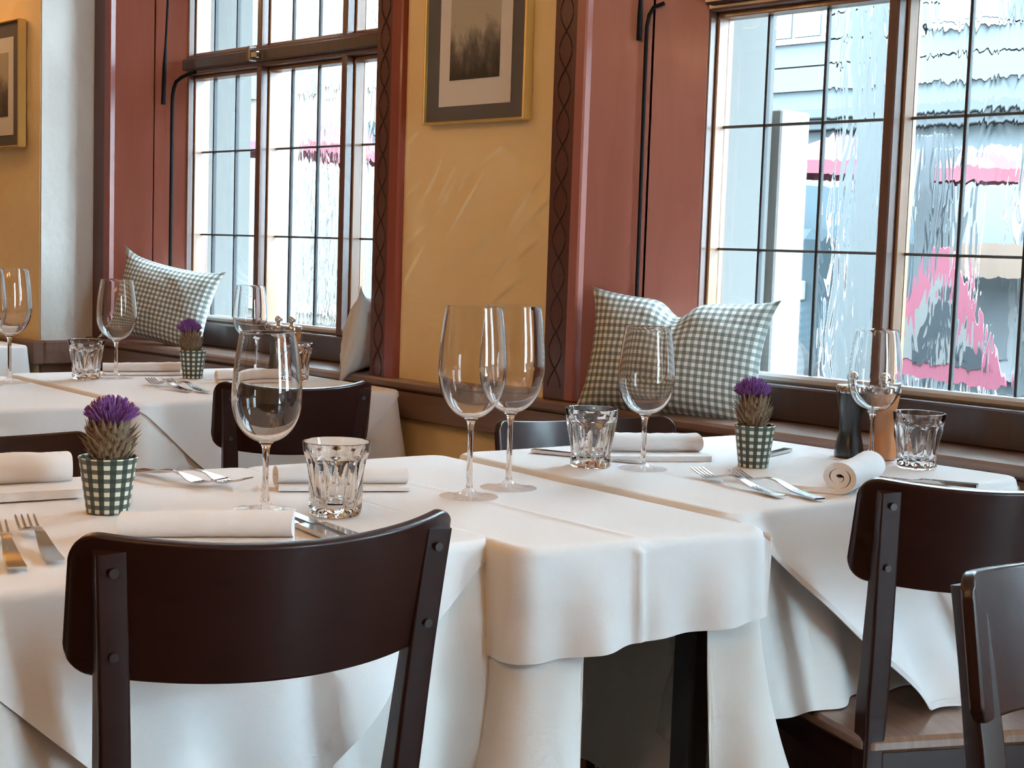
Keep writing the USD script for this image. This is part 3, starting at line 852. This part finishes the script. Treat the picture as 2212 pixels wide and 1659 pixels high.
Tt = thing('tumbler', 'cut-glass tumbler in the near foreground, right of the round wine glass', 'tumbler', (-1.566, 1.150, ZC), 8)
tag(stage.GetPrimAtPath(Tt), group='cut tumblers on the tables')
part(Tt, 'body', tumbler_mesh(), 'glass', smooth=14)
dup(Tt, 'cut-glass tumbler left of the wine glass in front of the large gingham cushion', (-1.701, 1.771, ZC), 25)
dup(Tt, 'cut-glass tumbler on the window table at the right, beside the pepper mills', (-1.390, 2.268, ZC), 3)
dup(Tt, 'tumbler at the left on the left window table, beside a wine glass', (-3.419, 1.735, ZC), 31)
dup(Tt, 'tumbler on the left window table against the dark ledge, seen past the near wine glass', (-3.19, 2.205, ZC), 14)


# ------------------------------------------------------------------ thistles in gingham pots
def make_thistle(label, loc, rotz=0, bloom=(0.010, -0.004), seed=4):
    t = thing('thistle_pot', label, 'potted thistle', loc, rotz, group='thistles in gingham pots')
    H, rb, rt, n = 0.070, 0.0270, 0.0372, 64
    a = np.linspace(0, 2 * np.pi, n + 1)
    prof = [(rb * 0.6, 0.0), (rb, 0.0), (rb + 0.0008, 0.0015)] + [(rb + (rt - rb) * z / H, z) for z in np.linspace(0.004, H, 12)] + [(rt + 0.0010, H + 0.001), (rt + 0.0002, H + 0.0022), (rt - 0.0015, H + 0.001), (rt - 0.004, H - 0.02)]
    rings = [np.stack([r * np.cos(a), r * np.sin(a), np.full(n + 1, z)], 1) for r, z in prof]
    uv = np.concatenate([np.stack([a / (2 * np.pi), np.full(n + 1, z / H)], 1) for r, z in prof])
    part(t, 'pot', loops(rings, caps=False, wrap=False), 'gingham_pot', smooth=True, uv=uv)
    part(t, 'soil', shift(trimesh.creation.cylinder(rt - 0.0035, 0.004, sections=40), 0, 0, H - 0.008), 'soil')
    # calyx: an egg of overlapping pointed bracts
    egg = trimesh.creation.icosphere(3, 1.0)
    egg.apply_scale((0.027, 0.027, 0.034))
    shift(egg, bloom[0] * 0.5, bloom[1] * 0.5, H + 0.021)
    part(t, 'calyx', egg, 'bract_brown', smooth=True)
    rng = np.random.default_rng(seed)
    br = []
    for k in range(120):
        th, f = k * 2.39996, (k + 0.5) / 120
        zc = -0.030 + 0.056 * f
        rr = 0.0275 * math.sqrt(max(0.05, 1 - (zc / 0.037) ** 2))
        L = rng.uniform(0.012, 0.021)
        b = trimesh.creation.cone(0.0036, L, sections=5)
        b.apply_scale((1.2, 0.5, 1))
        turn(b, rng.uniform(14, 52) if f < 0.8 else rng.uniform(5, 20), (1, 0, 0))
        b.apply_scale((1, -1, 1))
        b.invert()
        shift(b, 0, rr, zc)
        turn(b, math.degrees(th))
        shift(b, bloom[0] * 0.5, bloom[1] * 0.5, H + 0.021)
        br.append(b)
    part(t, 'bracts', cat_(br), 'bract_brown', smooth=False, kind='stuff')
    fl = []
    for k in range(520):
        th, q = rng.uniform(0, 2 * np.pi), math.sqrt(rng.uniform(0, 1))
        tip = np.array([0.036 * q * math.cos(th), 0.036 * q * math.sin(th), 0.036 - 0.020 * q * q + rng.uniform(-0.005, 0.003)])
        base = np.array([0.010 * q * math.cos(th), 0.010 * q * math.sin(th), -0.004])
        mid = (base + tip) / 2 + np.array([0.004 * math.cos(th), 0.004 * math.sin(th), 0.003]) * q
        fl.append(tube([base, mid, tip], [0.0010, 0.0009, 0.0006], 3))
    f = cat_(fl)
    shift(f, bloom[0], bloom[1], H + 0.046)
    part(t, 'florets', f, 'thistle_purple', smooth=False, kind='stuff')
    return t


Pn = make_thistle('purple thistle in a green gingham pot in the left foreground', (-1.743, 0.916, ZC), 15)
dup(Pn, 'purple thistle in a green gingham pot before the large gingham cushion', (-1.554, 2.020, ZC), 190, scale=(0.93, 0.93, 1.0))
dup(Pn, 'purple thistle in a green gingham pot on the left window table', (-3.340, 1.990, ZC), 250, scale=(0.92, 0.92, 1.0))


# ------------------------------------------------------------------ pepper mills
def mill(label, loc, matname):
    t = thing('pepper_mill', label, 'pepper mill', loc, group='pepper mills')
    body = smoothline([(0.0001, 0), (0.024, 0), (0.0265, 0.003), (0.0262, 0.012), (0.0195, 0.052), (0.0198, 0.068), (0.0262, 0.112), (0.0268, 0.118)], 40)
    part(t, 'body', lathe(np.vstack([body, [(0.0001, 0.118)]]), 40), matname, smooth=45)
    cap = [(0.0001, 0.118), (0.0285, 0.1182), (0.0290, 0.1215), (0.0285, 0.1290), (0.0265, 0.1315), (0.0080, 0.1335), (0.0045, 0.138)]
    part(t, 'cap', lathe(np.vstack([cap, [(0.0001, 0.138)]]), 40), 'steel', smooth=35)
    part(t, 'knob', shift(trimesh.creation.icosphere(2, 0.0105), 0, 0, 0.1465), 'steel', smooth=True)
    return t


ma = mill('black pepper mill with a steel cap behind the wine glass by the right window', (-1.535, 2.275, ZC), 'mill_black')
mb = mill('waisted wooden pepper mill with a steel cap behind the wine glass by the right window', (-1.490, 2.312, ZC), 'mill_wood')
dup(ma, 'black pepper mill at the far end of the left window table', (-3.375, 2.275, ZC))
dup(mb, 'wooden pepper mill at the far end of the left window table', (-3.335, 2.290, ZC))


# ------------------------------------------------------------------ napkins
def roll_mesh(L, r, turns, tail, squash=0.8, seed=0):
    """A rolled napkin along x, lying on z = 0, with the loose end running out flat towards -y."""
    th = 0.80 * 0.88 * r / turns
    a = np.linspace(0, turns * 2 * np.pi, int(30 * turns))
    rad = r * (0.12 + 0.88 * a / a[-1])
    # spiral ends underneath (angle -90 deg), then the tail runs off along -y
    ph = a - a[-1] - np.pi / 2
    y, z = -rad * np.cos(ph), rad * np.sin(ph)
    yy = np.linspace(0, -tail, 14)[1:] if tail > 0 else np.zeros(0)
    path = np.stack([np.r_[y, yy], np.r_[z, np.full(len(yy), -r)]], 1)
    path[:, 1] = (path[:, 1] + r) * squash + th / 2
    line = LineString(path)
    poly = line.buffer(th / 2, cap_style=2, join_style=1)
    t = np.gradient(path, axis=0)
    t /= np.linalg.norm(t, axis=1, keepdims=True)
    nn = np.stack([-t[:, 1], t[:, 0]], 1) * th / 2
    loop = np.vstack([path + nn, (path - nn)[::-1]])
    xs = np.linspace(-L / 2, L / 2, 14)
    rng = np.random.default_rng(seed)
    rings = []
    for x in xs:
        e = 1 + 0.04 * math.sin(3.1 * x / L + seed) + 0.05 * rng.uniform(-0.5, 0.5)
        k = loop.copy()
        k[:, 1] = k[:, 1] * e
        rings.append(np.c_[np.full(len(k), x) + 0.004 * np.sin(k[:, 0] * 60 + seed), k[:, 0], k[:, 1]])
    m = loops(rings, caps=False)
    # end caps as strips between the two sides of the ribbon
    n, h = len(loop), len(path)
    caps = []
    for base, flip in ((0, False), ((len(xs) - 1) * n, True)):
        i = np.arange(h - 1)
        A, B, C, Dd = base + i, base + i + 1, base + n - 1 - i, base + n - 2 - i
        f = np.vstack([np.stack([A, C, Dd], 1), np.stack([A, Dd, B], 1)])
        caps.append(f[:, ::-1] if flip else f)
    m = trimesh.Trimesh(m.vertices, np.vstack([m.faces, *caps]), process=False)
    return m


def napkin(label, c, deg, L, r, tail=0.05, turns=2.2, seed=1, squash=0.8):
    p = single('rolled_napkin', shift(turn(roll_mesh(L, r, turns, tail, squash=squash, seed=seed), deg), c[0], c[1], ZC), 'napkin', label, 'napkin', smooth=40, group='rolled napkins on the tables')
    return p


ang = lambda a, b: math.degrees(math.atan2(b[1] - a[1], b[0] - a[0]))
napkin('rolled napkin right behind the back of the foreground chair', (-1.500, 0.914), ang((-1.557, 0.849), (-1.451, 1.012)), 0.200, 0.0215, 0.03, seed=1, squash=0.78)
napkin('folded napkin with a loose flap at the left edge, beside the near thistle', (-1.958, 0.838), ang((-2.0, 0.80), (-1.965, 0.985)) , 0.235, 0.034, 0.085, 2.0, seed=2, squash=0.66)
napkin('rolled napkin behind the near tumbler', (-1.745, 1.290), ang((-1.72, 1.309), (-1.68, 1.376)), 0.190, 0.017, 0.04, seed=3)
napkin('folded napkin on the window table behind the second tumbler', (-1.735, 1.955), ang((-1.757, 1.893), (-1.682, 2.029)), 0.185, 0.026, 0.07, 2.0, seed=4, squash=0.7)
napkin('rolled napkin at the window table edge, open end towards the camera, beside the forks', (-1.324, 1.978), 290, 0.19, 0.027, 0.075, seed=5)
napkin('rolled napkin on the left window table below the left cushion', (-3.490, 1.930), ang((-3.514, 1.846), (-3.445, 2.03)), 0.20, 0.017, 0.05, seed=6)
napkin('rolled napkin on the left window table behind the near wine glass', (-3.200, 2.075), ang((-3.25, 2.001), (-3.22, 2.19)), 0.19, 0.017, 0.04, seed=7)


# ------------------------------------------------------------------ cutlery
def fork_mesh():
    hd = Polygon([(-0.0095, 0.0), (0.0095, 0.0), (0.0085, 0.052), (0.0052, 0.095), (0.0032, 0.122), (0.0040, 0.132), (0.0120, 0.150), (0.0125, 0.160), (-0.0125, 0.160), (-0.0120, 0.150), (-0.0040, 0.132), (-0.0032, 0.122), (-0.0052, 0.095), (-0.0085, 0.052)])
    hd = hd.buffer(-0.0015).buffer(0.0015, 4)
    tines = [Polygon([(x - 0.00165, 0.152), (x + 0.00165, 0.152), (x + 0.0012, 0.200), (x, 0.205), (x - 0.0012, 0.200)]) for x in (-0.0103, -0.0034, 0.0034, 0.0103)]
    m = prism(shapely.union_all([hd, *tines]), 0.0020)
    m = m.subdivide_to_size(0.010)
    v = m.vertices.copy()
    y = v[:, 1]
    v[:, 2] += 0.0015 + 0.011 * np.exp(-((y - 0.110) / 0.045) ** 2) * np.clip(y / 0.03, 0, 1) - 0.002 * np.exp(-((y - 0.165) / 0.018) ** 2) + 0.010 * np.clip((y - 0.160) / 0.045, 0, 1) ** 1.4
    m.vertices = v
    return m


def knife_mesh():
    hd = Polygon([(-0.0085, 0.0), (0.0085, 0.0), (0.0075, 0.05), (0.0058, 0.095), (0.0062, 0.105), (0.0100, 0.118), (0.0105, 0.180), (0.0070, 0.205), (0.0, 0.218), (-0.0055, 0.200), (-0.0062, 0.105), (-0.0058, 0.095), (-0.0075, 0.05)])
    hd = hd.buffer(-0.0015).buffer(0.0015, 4)
    m = prism(hd, 0.0018)
    m = m.subdivide_to_size(0.012)
    v = m.vertices.copy()
    y = v[:, 1]
    c = np.clip((0.10 - y) / 0.01, 0, 1)
    v[:, 2] = v[:, 2] * (1 + 2.0 * c)
    m.vertices = v
    return m


FM, KM = fork_mesh(), knife_mesh()
FM.apply_scale((1.05, 1.08, 1.1))


def cutlery(name, mesh, label, start, end, cat, dz=0.0):
    """start: end of the handle, end: towards the tines or the blade's tip."""
    d = np.array(end) - np.array(start)
    t = thing(name, label, cat, (start[0], start[1], ZC + 0.0012 + dz), math.degrees(math.atan2(d[1], d[0])) - 90, group='cutlery on the tables')
    cut = mesh.triangles_center[:, 1] < (0.104 if name == 'knife' else 0.118)
    part(t, 'handle', mesh.submesh([np.where(cut)[0]], append=True), 'steel', smooth=30)
    part(t, 'blade' if name == 'knife' else 'tines', mesh.submesh([np.where(~cut)[0]], append=True), 'steel', smooth=30)
    return t


fk = cutlery('fork', FM, 'steel fork left of the foreground chair, tines towards the thistle', (-1.490, 0.722), (-1.71, 0.786), 'fork')


def dup_cut(src, label, start, end, dz=0.0):
    d = np.array(end) - np.array(start)
    dup(src, label, (start[0], start[1], ZC + 0.0012 + dz), math.degrees(math.atan2(d[1], d[0])) - 90)


dup_cut(fk, 'steel fork cut off by the left edge beside the foreground fork', (-1.475, 0.672), (-1.69, 0.742))
dup_cut(fk, 'steel fork between the near thistle and the round wine glass, left one of two', (-2.028, 1.070), (-1.87, 1.118))
dup_cut(fk, 'steel fork between the near thistle and the round wine glass, right one of two', (-2.015, 1.110), (-1.845, 1.155))
dup_cut(fk, 'steel fork on the window table near the rolled napkin, left one of two', (-1.318, 1.784), (-1.516, 1.838))
dup_cut(fk, 'steel fork on the window table near the rolled napkin, right one of two', (-1.270, 1.815), (-1.492, 1.879))
dup_cut(fk, 'steel fork on the left window table below its thistle, left one of two', (-3.02, 1.790), (-3.239, 1.810))
dup_cut(fk, 'steel fork on the left window table below its thistle, right one of two', (-2.99, 1.820), (-3.20, 1.840))
kn = cutlery('knife', KM, 'steel knife between the near rolled napkin and the cut tumbler, left one of two', (-1.425, 1.045), (-1.620, 1.075), 'knife')
dup_cut(kn, 'steel knife between the near rolled napkin and the cut tumbler, right one of two', (-1.415, 1.070), (-1.615, 1.100))
dup_cut(kn, 'steel knife on the window table just above the top of the right-hand chair', (-1.205, 2.150), (-1.40, 2.075))
dup_cut(kn, 'steel knife on the window table left of the second tumbler', (-1.870, 1.800), (-1.700, 1.860))
dup_cut(kn, 'steel knife lying behind the thistle on the window table', (-1.640, 2.235), (-1.600, 2.080))


# ------------------------------------------------------------------ lamps (above the frame)
def chandelier(loc, label):
    t = thing('chandelier', label, 'chandelier', loc)
    part(t, 'rod', shift(trimesh.creation.cylinder(0.006, 2.62 - loc[2], sections=12), 0, 0, (2.62 - loc[2]) / 2), 'brass')
    part(t, 'canopy', shift(trimesh.creation.cylinder(0.055, 0.02, sections=32), 0, 0, 2.62 - loc[2] - 0.011), 'brass')
    part(t, 'hub', trimesh.creation.icosphere(2, 0.028), 'brass', smooth=True)
    for k in range(6):
        a = k * math.pi / 3
        u = np.array([math.cos(a), math.sin(a), 0])
        pts = smoothline([u * 0.02, u * 0.08 + [0, 0, -0.045], u * 0.15 + [0, 0, -0.035], u * 0.175 + [0, 0, 0.005]], 14)
        part(t, 'arm', tube(pts, 0.0055, 8), 'brass', smooth=True)
        b = trimesh.creation.icosphere(2, 1.0)
        b.apply_scale((0.024, 0.024, 0.036))
        part(t, 'bulb', shift(b, *(u * 0.175 + [0, 0, 0.042])), 'bulb_glow', smooth=True)
    return t


for loc, lab in (((-3.30, 0.95, 1.97), 'brass chandelier over the second row of tables'), ((-1.75, 0.30, 2.02), 'brass chandelier over the near table'),
                 ((-5.30, 1.78, 2.12), 'brass chandelier over the third row of tables'), ((-0.3, -0.9, 2.05), 'brass chandelier over the row behind the camera'), ((-0.50, 0.10, 1.88), 'brass chandelier added out of view above the camera for warm fill light')):  # the last one is added to brighten the near cloth and napkin
    chandelier(loc, lab)

# ------------------------------------------------------------------ the street outside
single('street', box(-60, 40, 2.87, 60, -0.10, -0.02), 'asphalt', 'wet grey street outside the windows', 'street', kind='structure')


def house(name, label, x0, x1, y, h, wall, floors, shop, lap=False, cornice=None):
    t = thing(name, label, 'building', (0, y, 0))
    part(t, 'wall', box(x0, x1, 0.06, 8, -0.1, h), wall)
    if lap:
        z = 2.75
        while z + 0.24 < h:
            part(t, 'cladding_board', plan_prism([(x0, 0.0), (x1, 0.0), (x1, 0.06), (x0, 0.06)], z, z + 0.225), wall)
            z += 0.24
    n = max(1, int((x1 - x0) / 1.5))
    for i in range(n):
        cx = x0 + (i + 0.5) * (x1 - x0) / n
        for z0, z1 in floors:
            f = part(t, 'window', box(cx - 0.38, cx + 0.38, -0.05, 0.055, z0, z1), 'trim_white')
            for a, b in ((-0.32, -0.02), (0.02, 0.32)):
                part(f, 'pane', box(cx + a, cx + b, -0.07, -0.045, z0 + 0.06, z1 - 0.06), 'shop_dark')
        if shop:
            f = part(t, 'shop_window', box(cx - 0.62, cx + 0.62, -0.06, 0.055, 0.12, 2.15), 'trim_white')
            for a, b in ((-0.56, -0.05), (0.05, 0.56)):
                part(f, 'pane', box(cx + a, cx + b, -0.08, -0.055, 0.30, 2.02), 'shop_dark')
    for z in cornice or ():
        part(t, 'cornice', cat_([box(x0, x1, -0.16, 0.055, z, z + 0.10, 0.01), box(x0, x1, -0.24, 0.055, z + 0.101, z + 0.2, 0.01)]), 'trim_grey')
    return t


house('clad_house', 'pale blue house with lapped cladding across the street', -9.9, -4.2, 12.0, 5.8, 'house_blue', ((3.2, 4.7),), True, True, (2.35,))
house('plain_house', 'pale grey house across the street seen past the white shutter', -15.4, -9.95, 12.4, 5.6, 'house_pale', ((3.1, 4.5),), True, False, (2.45,))
house('beige_house', 'beige house across the street seen through the left window', -21.5, -15.45, 12.2, 5.8, 'house_beige', ((3.2, 4.6),), True, False, (2.5,))
house('corner_house', 'grey house at the right end of the street', -4.15, 6.0, 12.3, 5.6, 'house_pale', ((3.2, 4.6),), False, False, (2.5,))
house('end_house', 'blue grey house at the left end of the street', -30.0, -21.6, 12.6, 5.7, 'house_blue', ((3.2, 4.6),), False, False, (2.5,))
aw = thing('awning', 'peach-coloured awning over a shop behind the road sign', 'awning', (-6.2, 11.9, 1.02))
part(aw, 'canvas', plan_prism([(-1.1, -0.45), (1.3, -0.45), (1.3, -0.1), (-1.1, -0.1)], 0.22, 0.27), 'awning_peach')
part(aw, 'valance', box(-1.1, 1.3, -0.48, -0.45, 0.0, 0.27), 'awning_peach')


def parasol(label, loc, r, rotz):
    t = thing('street_parasol', label, 'parasol', loc, rotz)
    a = np.linspace(0, 2 * np.pi, 8, endpoint=False)
    ring = np.stack([r * np.cos(a), r * np.sin(a), np.zeros(8)], 1)
    hem = ring + [0, 0, -0.09]
    part(t, 'canopy', loops([hem, ring, ring * 0.5 + [0, 0, 0.15 * r + 0.05], ring * 0.02 + [0, 0, 0.30 * r + 0.07]], caps=False), 'parasol_red', smooth=False)
    part(t, 'pole', box(-0.022, 0.022, -0.022, 0.022, 0.04 - loc[2], 0.2 * r, 0.006), 'galvanised')
    part(t, 'base', shift(trimesh.creation.cylinder(0.28, 0.08, sections=24), 0, 0, 0.02 - loc[2]), 'rubber')
    return t


for lab, x, y, z, r in (('red parasol outside, left of the mullion in the right window', -6.30, 9.0, 1.80, 0.50), ('small red parasol outside, right of the mullion in the right window', -5.28, 9.2, 1.76, 0.27),
                        ('red parasol outside the middle sash of the left window', -12.9, 9.0, 2.10, 0.9), ('red parasol outside the right sash of the left window', -11.3, 9.0, 1.98, 0.55)):
    parasol(lab, (x, y, z), r, 10)


def tree(label, loc, r, h):
    t = thing('street_tree', label, 'tree', loc)
    pts = smoothline([(0, 0, -0.02), (0.03, 0.02, h * 0.4), (-0.02, 0, h * 0.75), (0.05, 0.03, h)], 20)
    part(t, 'trunk', tube(pts, np.linspace(r, r * 0.6, 20), 14), 'house_pale', smooth=True)
    rng = np.random.default_rng(5)
    for k in range(5):
        a = k * 1.3
        part(t, 'branch', tube(smoothline([pts[14 + k % 5], pts[14 + k % 5] + [0.3 * math.cos(a), 0.3 * math.sin(a), 0.4], pts[14 + k % 5] + [0.6 * math.cos(a), 0.6 * math.sin(a), 1.0]], 8), np.linspace(r * 0.4, r * 0.12, 8), 8), 'house_pale', smooth=True)
    return t


tree('bare pale tree trunk on the street left of the mullion', (-5.15, 7.6, 0), 0.16, 4.5)
lp = thing('lamp_post', 'pair of grey posts by the street right of the mullion', 'post', (-5.95, 9.7, 0))
part(lp, 'post', box(-0.10, 0.06, -0.08, 0.08, -0.02, 2.05, 0.01), 'trim_grey')
part(lp, 'post', box(0.14, 0.24, -0.05, 0.05, -0.02, 1.95, 0.01), 'trim_grey')

# parked van
vn = thing('parked_van', 'blue grey van parked across the street behind the shutter', 'van', (-7.35, 9.5, 0))
part(vn, 'body', cat_([box(-0.85, 0.55, -0.05, 1.7, 0.25, 1.35, 0.08)]), 'van_blue')
part(vn, 'cab_roof', trimesh.convex.convex_hull(np.array([(-0.82, 0, 1.34), (0.40, 0, 1.34), (-0.82, 1.65, 1.34), (0.40, 1.65, 1.34), (-0.75, 0.12, 1.72), (0.0, 0.12, 1.72), (-0.75, 1.5, 1.72), (0.0, 1.5, 1.72)])), 'van_blue')
part(vn, 'side_window', box(-0.60, -0.05, -0.02, 0.10, 1.36, 1.62, 0.01), 'shop_dark')
for x in (-0.55, 0.25):
    part(vn, 'wheel', shift(turn(trimesh.creation.cylinder(0.30, 0.2, sections=28), 90, (1, 0, 0)), x, 0.02, 0.28), 'rubber')
part(vn, 'headlamp', box(0.30, 0.50, -0.08, -0.04, 0.80, 0.95, 0.01), 'trim_white')

# roadworks warning sign
sg = thing('roadworks_sign', 'red-bordered triangular roadworks sign with a digging figure outside the right window', 'road sign', (-3.30, 5.5, 0.632), 0, tilt=(6, 4))


def upright(poly, y, th, m, name, label=None):
    me = prism(poly, th)
    turn(me, 90, (1, 0, 0))
    shift(me, 0, y, 0)
    part(sg, name, me, m, label=label)


tri = Polygon([(-0.345, 0), (0.345, 0), (0, 0.60)])
outer = tri.buffer(-0.045).buffer(0.045, 8)
upright(outer, 0.0, 0.012, 'sign_red', 'border')
upright(tri.buffer(-0.068).buffer(-0.02).buffer(0.02, 6), -0.0122, 0.003, 'sign_white', 'face')
man = [Point(0.035, 0.372).buffer(0.030, 8), Polygon([(-0.055, 0.215), (0.015, 0.190), (0.070, 0.320), (0.020, 0.350), (-0.030, 0.320)]),
       LineString([(-0.03, 0.22), (-0.075, 0.15), (-0.080, 0.078)]).buffer(0.022), LineString([(0.0, 0.21), (-0.005, 0.14), (-0.035, 0.078)]).buffer(0.022),
       LineString([(0.045, 0.31), (0.085, 0.25), (0.05, 0.20)]).buffer(0.014), LineString([(-0.01, 0.265), (0.12, 0.125)]).buffer(0.0075), Polygon([(0.105, 0.145), (0.125, 0.128), (0.155, 0.095), (0.118, 0.098)])]
upright(shapely.union_all(man), -0.0155, 0.002, 'sign_black', 'digging_figure')
upright(Polygon([(0.075, 0.072), (0.235, 0.072), (0.205, 0.125), (0.165, 0.165), (0.125, 0.125)]), -0.0155, 0.002, 'sign_black', 'rubble_heap')
for x in (-0.2, 0.2):
    part(sg, 'leg', sweep([(x, 0.02, 0.10), (x, 0.03, -0.64)], [0.025, 0.025], [0.025, 0.025]), 'galvanised')
    part(sg, 'leg', sweep([(x * 0.9, 0.03, 0.25), (x, 0.35, -0.64)], [0.022, 0.022], [0.022, 0.022]), 'galvanised')
